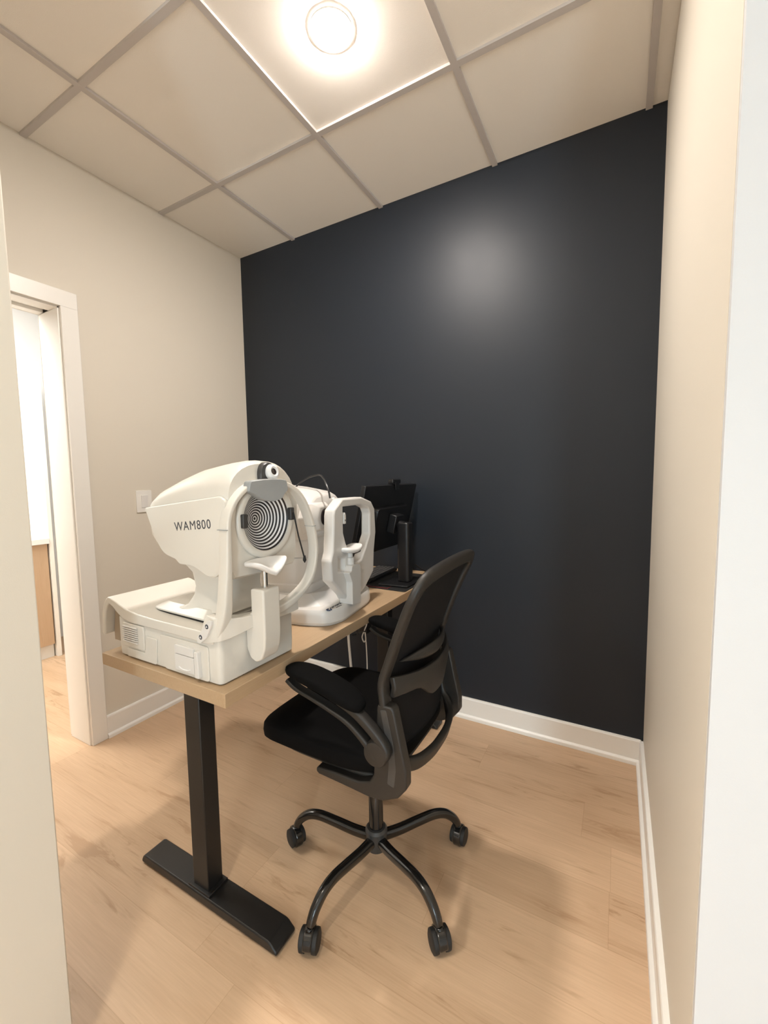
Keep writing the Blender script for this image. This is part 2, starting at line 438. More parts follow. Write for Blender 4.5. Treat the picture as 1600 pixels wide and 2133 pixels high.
# ------------------------------------------------------------------ helper for lettering
def lettering(name, text, size, mtx, material, parent, space=1.1, depth=.0004, bold=0):
    cu = bpy.data.curves.new(name, 'FONT'); cu.body = text; cu.size = size; cu.extrude = depth; cu.space_character = space
    cu.align_x = 'LEFT'; cu.offset = bold
    o = bpy.data.objects.new(name, cu); COL.objects.link(o)
    bpy.context.view_layer.update()
    dg = bpy.context.evaluated_depsgraph_get()
    me = bpy.data.meshes.new_from_object(o.evaluated_get(dg))
    bpy.data.objects.remove(o); bpy.data.curves.remove(cu)
    me.transform(mtx); me.transform(Matrix.Translation(-root_loc(parent)))
    me.materials.clear(); me.materials.append(material)
    q = bpy.data.objects.new(name, me); COL.objects.link(q); q.parent = parent
    return q
def frame_mtx(o, ex, ey):
    ex = Vector(ex).normalized(); ey = Vector(ey); ey = (ey-ex*ey.dot(ex)).normalized(); ez = ex.cross(ey)
    m = Matrix((ex, ey, ez)).transposed().to_4x4(); m.translation = Vector(o); return m

# ------------------------------------------------------------------ instrument with the ring target (nearest)
CY = -1.262
m1 = thing('eye_analyser', 'white eye analyser with black and white ring target and arched face rest', 'eye exam machine', (1.15, CY, DZ))
# base body
b = B()
rings = []
for z, e in ((.7705, .006), (.775, .001), (.80, 0), (.885, .0), (.900, .010)):
    poly = rpoly([(.928+e+.000*(z), -1.413+e), (1.369-e, -1.413+e), (1.376-e, -1.150-e), (.928+e, -1.150-e)], .014, 5)
    rings.append([V(x, y, z) for x, y in poly])
b.loft(rings); m1base = part('base', b, M['wplas'], m1, ang=40)
# operator side details: vent, recessed panel, printer hatch
b = B(); b.prism(rpoly([(.960, .806), (1.062, .806), (1.062, .876), (.960, .876)], .006), -1.4185, -1.412, 'y')
vent = part('vent', b, M['wplas'], m1base, bevel=.002)
for i in range(8):
    z = .822+i*.0062
    b = B(); b.box(.966, 1.036, -1.4235, -1.418, z, z+.0034); part('louvre', b, M['wplas2'], m1base, bevel=.0012)
b = B(); b.prism(rpoly([(.975, .776), (1.112, .776), (1.120, .850), (1.070, .850), (1.062, .800), (.975, .800)], .005), -1.4172, -1.412, 'y'); part('side_panel', b, M['wplas'], m1base, bevel=.0015)
b = B(); b.prism(rpoly([(1.150, .775), (1.330, .775), (1.330, .868), (1.135, .868)], .010), -1.4172, -1.412, 'y'); part('printer_bezel', b, M['wplas'], m1base, bevel=.002)
b = B(); b.prism(rpoly([(1.205, .787), (1.281, .787), (1.281, .8305), (1.205, .8305)], .004), -1.4235, -1.4165, 'y'); part('printer_door', b, M['wplas2'], m1base, bevel=.001)
b = B(); b.prism(rpoly([(1.205, .832), (1.281, .832), (1.281, .855), (1.205, .855)], .004), -1.4235, -1.4165, 'y'); part('printer_cover', b, M['wplas2'], m1base, bevel=.001)
b = B(); b.tube(cr([(1.222, -1.4240, .7975), (1.233, -1.4240, .794), (1.246, -1.4240, .793), (1.259, -1.4240, .794), (1.268, -1.4240, .7975)], 4), .0016, 8); part('finger_groove', b, M['wglow'], m1base)
b = B(); b.prism(rpoly([(1.290, .783), (1.306, .783), (1.303, .852), (1.290, .852)], .004), -1.4285, -1.4165, 'y'); part('latch_bar', b, M['wplas2'], m1base, bevel=.0015)
# lid (cover shell) profile in xz, swept along y
prof = [(.852, .822), (.853, .850), (.858, .885), (.867, .912), (.880, .932), (.893, .942), (.905, .941), (.928, .935), (.955, .926), (.990, .9155), (1.04, .9095), (1.11, .9068), (1.30, .906), (1.352, .9055)]
inn = [(1.352, .878), (1.30, .878), (1.0, .880), (.965, .886), (.935, .902), (.915, .916), (.899, .922), (.889, .915), (.879, .895), (.872, .86), (.869, .822)]
b = B(); b.prism(prof+inn, -1.420, -1.146, 'y'); lid = part('lid', b, M['wplas'], m1, bevel=.003, ang=50)
b = B(); b.prism([(.8725, .835), (.8830, .893), (.893, .914), (.900, .9205), (.925, .905), (.925, .800), (.8725, .800)], -1.395, -1.17, 'y'); part('inner_liner', b, M['cream'], lid, label='tan inner liner under the lid')
# chin-side face rest arch
PATH = [(1.352, -1.400, .896), (1.368, -1.402, .925), (1.379, -1.401, .965), (1.384, -1.400, 1.015), (1.386, -1.397, 1.075), (1.387, -1.395, 1.146), (1.387, -1.391, 1.190), (1.388, -1.377, 1.223), (1.390, -1.354, 1.250),
        (1.393, -1.324, 1.269), (1.397, -1.286, 1.279), (1.402, -1.230, 1.277), (1.407, -1.178, 1.261), (1.411, -1.139, 1.224), (1.413, -1.108, 1.160), (1.414, -1.092, 1.092), (1.413, -1.096, 1.033), (1.410, -1.118, .982), (1.404, -1.164, .948), (1.398, -1.215, .929), (1.392, -1.262, .921)]
path = cr(PATH, 5)
n = len(path); scl = []
for i in range(n):
    t = i/(n-1)
    if t < .30: k = 1.0 + 1.9*max(0, (.30-t)/.30)**1.4
    elif t > .80: k = 1.0+1.0*((t-.80)/.20)
    else: k = 1.0
    scl.append((k, 1.0))
b = B(); b.sweep(path, rrect(.013, .032, .004, 3), (1, 0, 0), scales=scl)
arch = part('face_arch', b, M['wplas'], m1, ang=45)
# lower apron: sweeps from the arch foot across the front to the chin column
b = B()
rings = []
for x, y, z0, z1, th in ((1.300, -1.421, .8765, .880, .02), (1.325, -1.421, .878, .896, .03), (1.345, -1.421, .882, .922, .04), (1.362, -1.420, .886, .945, .045), (1.378, -1.414, .890, .950, .04), (1.389, -1.395, .893, .944, .03), (1.396, -1.36, .898, .937, .03), (1.402, -1.31, .905, .934, .03), (1.403, -1.25, .902, .932, .03), (1.403, -1.20, .900, .930, .03), (1.400, -1.152, .900, .925, .03)):
    rings.append([V(x, y, z0), V(x, y, z1), V(x-th*.9, y+.010, z1+.002), V(x-th*.9, y+.010, z0)])
b.loft(rings); part('apron', b, M['wplas'], arch, bevel=.004, ang=60)
for cx, cz in ((1.3475, .9225), (1.318, .8935)):
    pass
strip = B(); strip.prism(rpoly([(1.304, .8785), (1.316, .8785), (1.340, .896), (1.360, .932), (1.360, .943), (1.346, .941), (1.325, .914), (1.304, .893)], .004), -1.4270, -1.420, 'y'); st = part('button_strip', strip, M['wplas2'], arch, bevel=.001)
for cx, cz in ((1.3435, .926), (1.3185, .895)):
    b = B(); b.lathe([(.0068, -.0015), (.0068, 0), (.0055, .0004)], (cx, -1.4268, cz), axis='y', seg=20)
    for v in b.bm.verts: v.co.y = -1.4268-(v.co.y+1.4268)
    part('button', b, M['ink'], arch, label='dark round button')
    b = B(); b.prism([(cx-.0026, cz-.002), (cx+.0026, cz-.002), (cx, cz+.0028)], -1.4282, -1.4271, 'y'); part('arrow_mark', b, M['wglow'], arch)
# joints on the arch
for p in ((1.386, -1.3975, 1.165), (1.4135, -1.103, 1.145)):
    b = B(); b.box(p[0]-.0164, p[0]+.0164, p[1]-.0070, p[1]+.0070, p[2]-.0008, p[2]+.0008); part('joint_line', b, M['gplas'], arch)
# forehead rest
b = B()
rp = [(-.062, .032), (-.067, .006), (-.050, -.002), (-.030, -.018), (0, -.023), (.030, -.018), (.050, -.001), (.066, .006), (.060, .032), (.030, .036), (0, .037), (-.030, .036)]
rp = rpoly(rp, .006, 3)
ringsF = []
for dx, s in ((0, .96), (.004, 1.0), (.020, 1.0), (.024, .95)):
    ringsF.append([V(1.409+dx-.5*(p[0]**2)*6+.1*p[0], -1.273+p[0]*s, 1.2505+p[1]*s) for p in rp])
b.loft(ringsF); part('forehead_rest', b, M['gplas'], arch, ang=40, label='grey forehead rest')
# chin column, post, chin rest
b = B(); b.prism([(-1.338, 0), (-1.338, .045), (-1.262, .045), (-1.262, 0)], 0, 1, 'z'); b.bm.free(); b = B()
cp = rpoly([(1.372, .842), (1.386, .815), (1.405, .808), (1.424, .818), (1.436, .845), (1.440, .88), (1.440, 1.000), (1.436, 1.004), (1.398, 1.004), (1.394, 1.000), (1.394, .94), (1.372, .93)], .006, 3)
b.prism(cp, -1.330, -1.270, 'y'); chc = part('chin_column', b, M['wplas'], m1, bevel=.006, seg=3)
b = B(); b.lathe([(.0075, 0), (.0075, .046)], (1.417, -1.300, 1.003), seg=20); part('chin_post', b, M['chrome'], chc, label='chrome post')
def chinf(p):
    y = p.y/.058; x = p.x/.036
    p = p.copy()
    p.z += -.010*math.cos(y*PI*.9)*(.6+.4*x) + .012*x*-1*(1-abs(y)) + .004*abs(y)
    return p
b = B(); b.selli((1.420, -1.296, 1.064), .036, .058, .0085, .55, .62, 40, 12, chinf); part('chin_rest', b, M['wglow'], chc, ang=60)
# head
def hsec(x, hw, zb, zs, zt, cy=-1.255, n=16):
    pts = [V(x, cy-hw*.90, zb), V(x, cy-hw*.985, zb+.02), V(x, cy-hw, zb+.05), V(x, cy-hw, (zb+zs)/2+.01)]
    for i in range(n+1):
        a = PI - PI*i/n
        c, s_ = math.cos(a), math.sin(a)
        pts.append(V(x, cy+hw*math.copysign(abs(c)**.86, c), zs+(zt-zs)*abs(s_)**.86))
    pts += [V(x, cy+hw, (zb+zs)/2+.01), V(x, cy+hw, zb+.05), V(x, cy+hw*.985, zb+.02), V(x, cy+hw*.90, zb), V(x, cy, zb-.004)]
    return pts
secs = [hsec(1.052, .112, 1.125, 1.196, 1.242), hsec(1.060, .121, 1.115, 1.206, 1.254), hsec(1.09, .126, 1.098, 1.214, 1.274), hsec(1.15, .128, 1.080, 1.222, 1.298), hsec(1.22, .129, 1.060, 1.228, 1.320), hsec(1.30, .129, 1.042, 1.230, 1.333), hsec(1.352, .128, 1.034, 1.232, 1.338), hsec(1.372, .126, 1.034, 1.232, 1.336), hsec(1.381, .121, 1.040, 1.232, 1.328)]
DC = V(1.385, -1.255, 1.178)
last = secs[-1]
def circ(r, x):
    out = []
    for p in last:
        d = V(0, p.y-DC.y, p.z-DC.z).normalized(); out.append(V(x, DC.y+d.y*r, DC.z+d.z*r))
    return out
secs += [circ(.112, 1.384), circ(.104, 1.382)]
b = B(); b.loft(secs[:9], cap=False)
b.loft(secs[8:], cap=False)
b.face([b.bm.verts.new(p) for p in secs[0]])
head = part('head', b, M['wplas'], m1, ang=38)
# lens ring
b = B(); b.lathe([(.104, 0), (.106, .006), (.102, .011), (.094, .013), (.086, .011), (.084, .004), (.084, -.002)], (DC.x-.004, DC.y, DC.z), axis='x', seg=56, cap=False)
part('lens_ring', b, M['wplas'], head, ang=60)
# target bowl: concave, ring radius kept as an attribute
b = B(); lay = b.bm.verts.layers.float.new('ringr'); prev = None
NR, NS = 40, 64
for j in range(NR+1):
    r = j/NR; rr = .0845*r; x = DC.x+.003-.046*(1-r*r)
    ring = []
    for i in range(NS):
        a = 2*PI*i/NS; v = b.bm.verts.new(V(x, DC.y+rr*math.cos(a)+1e-5*math.cos(a), DC.z+rr*math.sin(a)+1e-5*math.sin(a))); v[lay] = r; ring.append(v)
    if prev:
        for i in range(NS): b.face([prev[i], prev[(i+1) % NS], ring[(i+1) % NS], ring[i]])
    prev = ring
part('target_bowl', b, M['rings'], head, ang=80, label='black and white concentric ring target')
b = B(); b.lathe([(.0055, 0), (.0055, .003)], (DC.x-.034, DC.y+.004, DC.z-.052), axis='x', seg=16); part('sensor_dot', b, M['dgrey'], head)
for s_, z in ((-1, .003), (1, .008)):
    b = B(); b.prism(rpoly([(DC.y+s_*.088-.008, DC.z+z-.018), (DC.y+s_*.088+.008, DC.z+z-.018), (DC.y+s_*.088+.008, DC.z+z+.018), (DC.y+s_*.088-.008, DC.z+z+.018)], .004), DC.x+.004, DC.x+.018, 'x')
    part('sensor_block', b, M['dgrey'], head, bevel=.002, label='black sensor block beside the rings')
# camera knob at top
b = B(); kb = rpoly([(-.030, -.034), (.030, -.034), (.031, .004), (.022, .026), (0, .034), (-.022, .026), (-.031, .004)], .010, 4)
b.loft([[V(1.376, DC.y+.006+p[0], 1.300+p[1]) for p in kb], [V(1.392, DC.y+.006+p[0], 1.300+p[1]) for p in kb], [V(1.396, DC.y+.006+p[0]*.9, 1.300+p[1]*.9) for p in kb]])
knob = part('camera_pod', b, M['dgrey'], head, ang=40, label='dark camera pod on top of the head')
kM = Matrix.Rotation(math.radians(-24), 4, 'Z') @ Matrix.Rotation(math.radians(-18), 4, 'Y')
b = B(); b.lathe([(.020, 0), (.022, .010), (.020, .017), (.0135, .020), (.0085, .016)], (1.390, DC.y+.014, 1.303), axis='x', seg=32, M=Matrix.Rotation(math.radians(-14), 4, 'Y'), cap=True); part('camera_ring', b, M['wglow'], knob, ang=50)
b = B(); b.lathe([(.0086, .0), (.0086, .0175), (.005, .019)], (1.390, DC.y+.014, 1.303), axis='x', seg=24, M=Matrix.Rotation(math.radians(-14), 4, 'Y')); part('camera_lens', b, M['lens'], knob)
# side panel with the name
sp = rpoly([(1.054, 1.211), (1.366, 1.247), (1.383, 1.236), (1.378, 1.150), (1.366, 1.075), (1.345, 1.042), (1.315, 1.036), (1.252, 1.062), (1.196, 1.062), (1.180, 1.074), (1.128, 1.086), (1.092, 1.130)], [.006, .012, .018, .01, .02, .02, .02, .02, .006, .004, .02, .02], 4)
b = B()
spc = V(1.24, 0, 1.15)
def sring(y, k): return [V(spc.x+(p[0]-spc.x)*k, y, spc.z+(p[1]-spc.z)*k) for p in sp]
b.loft([sring(-1.364, .985), sring(-1.384, 1.0), sring(-1.388, .992), sring(-1.390, .965)])
spo = part('side_panel', b, M['wplas'], head, ang=30)
lettering('lettering', 'WAM800', .0335, frame_mtx((1.187, -1.3901, 1.152), (1, 0, .095), (-.05, 0, 1)), M['ink'], spo, 1.14, .0003)
# far-side panel mirrored
b = B(); b.loft([[V(p.x, -1.255*2-p.y, p.z) for p in r] for r in (sring(-1.364, .985), sring(-1.384, 1.0), sring(-1.388, .992), sring(-1.390, .965))])
part('side_panel', b, M['wplas'], head, ang=30)
# neck and sliding stage
def nring(x0, x1, hw, z, k=.02):
    return [V(x, y, z) for x, y in rpoly([(x0, CY-hw), (x1, CY-hw*.85), (x1, CY+hw*.85), (x0, CY+hw)], k, 4)]
b = B(); b.loft([nring(1.150, 1.330, .105, 1.090), nring(1.160, 1.325, .100, 1.062), nring(1.180, 1.305, .085, 1.030), nring(1.183, 1.300, .080, .990), nring(1.178, 1.302, .082, .965), nring(1.160, 1.312, .090, .938), nring(1.135, 1.322, .100, .928)]); part('neck', b, M['wplas'], m1, ang=40)
stg = [(1.030, -1.360), (1.060, -1.368), (1.270, -1.376), (1.312, -1.330), (1.312, -1.195), (1.270, -1.168), (1.030, -1.175)]
b = B(); b.loft([[V(x, y, .9125) for x, y in rpoly(stg, .008)], [V(x, y, .917) for x, y in rpoly(stg, .008)], [V(1.2+(x-1.2)*.80, CY+(y-CY)*.80, .934) for x, y in rpoly(stg, .008)]]); part('stage', b, M['wplas'], m1, ang=30)
b = B(); b.prism([(1.2+(x-1.2)*.985, CY+(y-CY)*.985) for x, y in rpoly(stg, .008)], .9062, .9126, 'z'); part('stage_gap', b, M['rubber'], m1)
# thin black pointer hanging on the far side of the arch
b = B(); b.tube([(1.405, -1.166, 1.190), (1.407, -1.150, 1.120), (1.409, -1.130, 1.055)], .0024, 8); b.lathe([(.001, 0), (.0055, .008), (.003, .022)], (1.409, -1.128, 1.036), seg=12)
part('pointer', b, M['rubber'], m1, label='thin black hanging pointer')

# ------------------------------------------------------------------ second instrument (scanner)
O = V(1.325, -.70, 0); F = V(.988, .153, 0); Lx = V(-.153, .988, 0)
MM = Matrix((F, Lx, V(0, 0, 1))).transposed().to_4x4(); MM.translation = O
def w(f, l, h): return O+F*f+Lx*l+V(0, 0, DZ+h)
m2 = thing('eye_scanner', 'white eye scanner with angular face frame behind the ring target machine', 'eye exam machine', (1.16, -.74, DZ))
LC = -.062
bp_ = [(-.49, LC-.185), (-.10, LC-.212), (-.006, LC-.188), (.024, LC-.125), (.024, LC+.125), (-.006, LC+.180), (-.10, LC+.20), (-.49, LC+.185)]
def bring(k, z, df=0): return [w(-.2+(p[0]+.2)*k+df, LC+(p[1]-LC)*k, z) for p in rpoly(bp_, [.03, .05, .04, .04, .04, .04, .05, .03], 5)]
b = B(); b.loft([bring(.965, .0006), bring(.985, .006), bring(.988, .010), bring(1.0, .013), bring(1.0, .040), bring(.99, .052), bring(.975, .058)])
m2base = part('base', b, M['wplas2'], m2, ang=40)
# sloped upper deck of the base, facets rising toward the body
b = B()
deck0 = [(-.47, LC-.17), (-.14, LC-.190), (-.055, LC-.150), (-.040, LC-.100), (-.040, LC+.100), (-.055, LC+.150), (-.14, LC+.18), (-.47, LC+.17)]
deck1 = [(-.46, LC-.155), (-.17, LC-.155), (-.12, LC-.11), (-.085, LC-.06), (-.085, LC+.06), (-.12, LC+.10), (-.17, LC+.14), (-.46, LC+.155)]
b.loft([[w(*p, .056) for p in deck0], [w(*p, .090) for p in deck1]]); part('deck', b, M['wplas2'], m2base, bevel=.003, ang=15)
# pedestal and body
BS = .062
def oring(f0, f1, hw, z, k=.05, t=0): return [w(f-BS, LC+l-.012, z) for f, l in rpoly([(f0, -hw), (f1, -hw*.78), (f1, hw*.78), (f0, hw)], k, 6)]
b = B(); b.loft([oring(-.405, -.060, .140, .085), oring(-.405, -.060, .140, .120), oring(-.400, -.066, .136, .124), oring(-.400, -.066, .136, .222)]); ped = part('pedestal', b, M['wplas2'], m2, ang=30)
b = B(); b.loft([oring(-.396, -.070, .132, .221), oring(-.396, -.070, .132, .2245)]); part('seam', b, M['gplas'], ped)
b = B(); b.loft([oring(-.402, -.062, .137, .224), oring(-.405, -.055, .140, .262), oring(-.410, -.052, .143, .300)]); part('collar', b, M['wplas2'], ped, ang=30)
def gsec(f, hw, z0, z1, tilt=0):
    pts = [(-hw*.86, z0), (-hw, z0+.03), (-hw, z1-.07), (-hw*.90, z1-.030), (-hw*.62, z1-.008), (0, z1), (hw*.62, z1-.008), (hw*.90, z1-.030), (hw, z1-.07), (hw, z0+.03), (hw*.86, z0)]
    return [w(f-BS, LC+l-.012, z) for l, z in pts]
b = B(); b.loft([gsec(-.425, .115, .305, .440), gsec(-.410, .140, .295, .470), gsec(-.30, .146, .293, .492), gsec(-.17, .146, .293, .490), gsec(-.07, .142, .293, .472), gsec(-.035, .130, .296, .455), gsec(-.022, .105, .310, .425)])
body = part('head', b, M['wplas2'], m2, bevel=.004, ang=32)
# optical snout on the near side of the frame, with a dark lens
b = B()
hexp = [(-.070, 0), (-.045, .052), (.045, .052), (.070, 0), (.045, -.052), (-.045, -.052)]
b.loft([[w(-.06-BS, LC-.095+p[0]*1.3, .375+p[1]*1.1) for p in hexp], [w(-.022-BS, LC-.090+p[0]*1.05, .375+p[1]*1.0) for p in hexp], [w(-.004-BS, LC-.085+p[0]*.75, .375+p[1]*.75) for p in hexp]])
sn = part('snout', b, M['wplas2'], body, bevel=.004)
b = B(); b.lathe([(.031, 0), (.031, .004), (.026, .006)], w(-.0045-BS, LC-.085, .375), axis='x', seg=32, M=MM.to_3x3().to_4x4()); part('objective_lens', b, M['lens'], sn)
# face frame with hole
outer = [(-.262, .166), (-.268, .237), (-.251, .266), (-.242, .331), (-.239, .388), (-.232, .409), (-.165, .444), (.006, .441), (.104, .418), (.143, .383), (.150, .285), (.128, .211), (.118, .122), (.026, .074), (-.027, .060), (-.145, .066), (-.165, .092)]
inner = [(-.165, .414), (-.167, .376), (-.166, .321), (-.148, .283), (-.092, .205), (-.072, .192), (-.010, .195), (.036, .236), (.082, .285), (.087, .370), (.070, .392), (.005, .411)]
notch = [(-.212, .240), (-.215, .190), (-.155, .179), (-.153, .225)]
FM = MM.copy(); FM.translation = O+V(0, 0, DZ)
b = B(); b.prism_hole(outer, [inner, notch], -.022, .018, 'x', FM); fr = part('face_frame', b, M['wplas2'], m2, bevel=.007, seg=3, ang=30)
b = B(); b.prism(rpoly([(-.162, .352), (-.147, .352), (-.147, .384), (-.155, .394), (-.162, .388)], .003), -.010, .020, 'x', FM); ey = part('eye_marker', b, M['wplas2'], fr, bevel=.002)
b = B(); b.lathe([(.0028, 0), (.0028, .001)], w(.0197, -.1545, .365), axis='x', seg=16, M=MM.to_3x3().to_4x4()); part('marker_dot', b, M['rubber'], fr)
# chin column + post + rest
b = B(); b.prism(rpoly([(-.152, .056), (-.078, .042), (-.072, .184), (-.100, .198), (-.150, .200), (-.156, .180), (-.175, .178), (-.152, .140)], .005), -.01, .042, 'x', FM); chc2 = part('chin_column', b, M['wplas2'], fr, bevel=.005)
b = B(); b.lathe([(.016, 0), (.016, .028), (.011, .029), (.011, .048)], w(.020, -.122, .197), seg=20); part('chin_post', b, M['wplas2'], chc2)
def chin2(p):
    p = p.copy(); y = p.y/.065
    p.z += .010*(abs(y)**1.6)-.006; return p
b = B(); b.selli((0, 0, 0), .034, .066, .010, .55, .6, 40, 12, chin2)
for v in b.bm.verts: v.co = w(.020, -.120, .258)+F*v.co.x+Lx*v.co.y+V(0, 0, v.co.z)
part('chin_rest', b, M['wglow'], chc2, ang=60)
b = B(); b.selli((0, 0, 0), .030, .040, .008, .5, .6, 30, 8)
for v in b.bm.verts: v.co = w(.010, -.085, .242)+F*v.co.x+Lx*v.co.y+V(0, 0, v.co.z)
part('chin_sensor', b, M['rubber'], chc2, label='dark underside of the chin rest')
# dark recess between frame and base, lettering
lettering('lettering', 'OPTOPOL', .0155, frame_mtx(w(-.008, LC-.158, .0584), Lx*1+F*.10, -F), M['ink'], m2base, 1.05, .0004, .0002)
lettering('small_lettering', 'technology', .0075, frame_mtx(w(.004, LC-.145, .0584), Lx*1+F*.10, -F), M['ink'], m2base, 1.05, .0004)
b = B()
for k in range(3):
    pth = [w(-.010+.0085*math.sin(t), LC-.176+.0085*math.cos(t), .0590) for t in [math.radians(k*120+12*i) for i in range(8)]]
    b.tube(pth, .0022, 6)
part('logo_mark', b, M['inkblue'], m2base)
# black cable looping from the head to the frame
pts = [(-.235, .470), (-.215, .488), (-.190, .505), (-.155, .522), (-.115, .529), (-.082, .518), (-.055, .495), (-.038, .470), (-.030, .445)]
b = B(); b.tube(cr([w(f, LC-.03-(.16*max(0, (f+.1)/.07)**.7*.5 if f > -.1 else 0), h) for f, h in pts], 5), .0034, 8); part('cable', b, M['bcable'], m2, label='thin black cable arching over the head')
b = B(); b.lathe([(.007, 0), (.007, .008), (.004, .011)], w(-.020, -.165, .436), seg=14); part('cable_boot', b, M['wplas2'], m2)

# ------------------------------------------------------------------ monitor, stand, webcam, keyboard, mat
mp = B(); mp.prism(rpoly([(1.020, -.432), (1.398, -.432), (1.398, -.085), (1.020, -.085)], .012), DZ, DZ+.0035, 'z')
mat_o = tag(part('desk_mat', mp, M['rubber'], None, loc=(1.21, -.26, DZ), bevel=.001), 'black desk mat with a red edge line under the monitor stand', 'desk mat')
b = B(); b.box(1.030, 1.300, -.4215, -.4185, DZ+.0035, DZ+.0045); b.box(1.300, 1.302, -.4215, -.35, DZ+.0035, DZ+.0045); part('red_line', b, M['red'], mat_o, label='thin red stitched line')
mon = thing('monitor', 'black monitor turned away to the wall on a column stand', 'monitor', (1.30, -.29, DZ+.0035))
TZ = DZ+.0036
b = B(); b.prism(rpoly([(1.235, -.395), (1.385, -.380), (1.385, -.190), (1.235, -.190)], .012), TZ, TZ+.010, 'z'); part('stand_base', b, M['bscreen'], mon, bevel=.003)
b = B(); b.prism(rpoly([(1.300, -.320), (1.362, -.320), (1.362, -.262), (1.300, -.262)], .016, 4), TZ+.0095, 1.070, 'z'); col = part('stand_column', b, M['bscreen'], mon, bevel=.006)
tilt = math.radians(13)
PM = Matrix.Translation(V(1.229, -.290, 1.090)) @ Matrix.Rotation(tilt, 4, 'Y')
b = B(); b.box(-.012, .010, -.262, .262, -.165, .165, PM); pan = part('panel', b, M['bscreen'], mon, bevel=.003)
b = B(); b.box(-.0135, -.0118, -.255, .255, -.150, .158, PM); part('screen', b, M['lens'], pan)
b = B(); b.loft([[PM @ V(.0095, y*1.0, z) for y, z in rpoly([(-.17, -.12), (.17, -.12), (.17, .065), (-.17, .065)], .02)], [PM @ V(.035, y*.92, z*.92) for y, z in rpoly([(-.17, -.12), (.17, -.12), (.17, .065), (-.17, .065)], .02)]]); part('rear_housing', b, M['bscreen'], pan, ang=30)
b = B(); b.box(.034, .075, -.04, .04, -.06, .03, PM); b.tube([(1.275, -.290, 1.060), (1.33, -.290, 1.052)], .022, 12); part('hinge', b, M['bscreen'], pan, bevel=.004)
b = B(); b.prism([(0, 0), (0, .0)], 0, 1) if False else b.box(1.318, 1.3195, -.3215, -.3205, .95, 1.0); b.bm.free()
wc = thing('webcam', 'small black webcam clipped on top of the monitor', 'webcam', (1.268, -.29, 1.25))
b = B(); b.prism(rpoly([(-.060, 1.2545), (.025, 1.2545), (.025, 1.277), (-.060, 1.277)], .008), 1.250, 1.278, 'x')
for v in b.bm.verts: v.co.y -= .245
part('body', b, M['bscreen'], wc, bevel=.004)
b = B(); b.lathe([(.008, 0), (.008, .006)], (1.2505, -.262, 1.264), axis='x', seg=16)
for v in b.bm.verts: v.co.x = 1.2505-(v.co.x-1.2505)
part('lens', b, M['lens'], wc)
b = B(); b.box(1.279, 1.283, -.285, -.250, 1.225, 1.262); part('clip', b, M['bscreen'], wc)
kb = thing('keyboard', 'black keyboard on the desk mat beside the monitor', 'keyboard', (1.11, -.22, TZ))
KM = Matrix.Translation(V(1.115, -.235, TZ)) @ Matrix.Rotation(math.radians(3), 4, 'Z')
b = B(); b.box(-.062, .062, -.150, .175, 0, .014, KM @ Matrix.Rotation(math.radians(0), 4, 'Y')); kbb = part('case', b, M['bscreen'], kb, bevel=.003)
for r in range(5):
    for c in range(15):
        b = B(); x = -.050+r*.021; y = -.145+c*.0208; b.box(x, x+.018, y, y+.018, .0138, .0205, KM); part('key', b, M['dgrey'], kb, bevel=.002, seg=1)

# cables on and below the desk
b = B(); b.tube(cr([(1.362, -.245, .86), (1.372, -.19, .825), (1.378, -.12, .797), (1.375, -.05, .780), (1.36, -.02, .776)], 6), .004, 8)
tag(part('cable', b, M['bcable'], None, loc=(1.37, -.12, .776)), 'black cable trailing from the monitor stand towards the wall', 'cable')
ps = thing('power_box', 'black power box mounted below the back of the desk', 'power strip', (1.07, -.25, .47))
b = B(); b.box(1.050, 1.096, -.282, -.225, .47, .690); part('body', b, M['bscreen'], ps, bevel=.004)
b = B(); b.box(1.060, 1.090, -.275, -.235, .690, .7065); part('mount', b, M['bmatte'], ps)
b = B(); b.tube(cr([(1.075, -.33, .70), (1.050, -.345, .66), (1.035, -.350, .58), (1.033, -.352, .48), (1.040, -.350, .36), (1.050, -.345, .20), (1.055, -.34, .006)], 6), .0065, 10)
tag(part('cable', b, M['wcable'], None, loc=(.97, -.34, 0)), 'thick white cable hanging below the desk left of the power box', 'cable', None)
b = B(); b.tube(cr([(1.098, -.27, .704), (1.103, -.285, .66), (1.098, -.290, .60), (1.106, -.288, .54), (1.093, -.290, .50), (1.078, -.292, .46), (1.088, -.292, .435), (1.100, -.292, .45), (1.094, -.290, .49), (1.100, -.290, .43), (1.104, -.290, .30), (1.098, -.29, .15), (1.088, -.29, .004)], 6), .003, 8)
tag(part('cable', b, M['wcable'], None, loc=(1.05, -.29, 0)), 'thin white cord with a knotted loop hanging beside the rear desk leg', 'cable')
b = B(); b.prism(rpoly([(1.062, .58), (1.112, .58), (1.107, .70), (1.062, .70)], .008), -.36, -.335, 'y')
tag(part('plug_adapter', b, M['wcable'], None, loc=(1.085, -.35, .58), bevel=.006), 'white plug adapter hanging under the desktop above the cables', 'adapter')
b = B(); b.tube(cr([(1.050, -.30, .52), (1.030, -.33, .505), (1.025, -.335, .49), (1.050, -.325, .50), (1.065, -.32, .48), (1.040, -.328, .475), (1.085, -.31, .495), (1.100, -.29, .49)], 6), .0028, 8)
tag(part('cable', b, M['bcable'], None, loc=(.99, -.32, .49)), 'tangled black cord hanging from the power box', 'cable')

# ------------------------------------------------------------------ office chair
CX, CYc = 1.557, -.985
ch = thing('office_chair', 'black mesh-backed swivel office chair with flip-up arms beside the desk', 'office chair', (CX, CYc, 0))
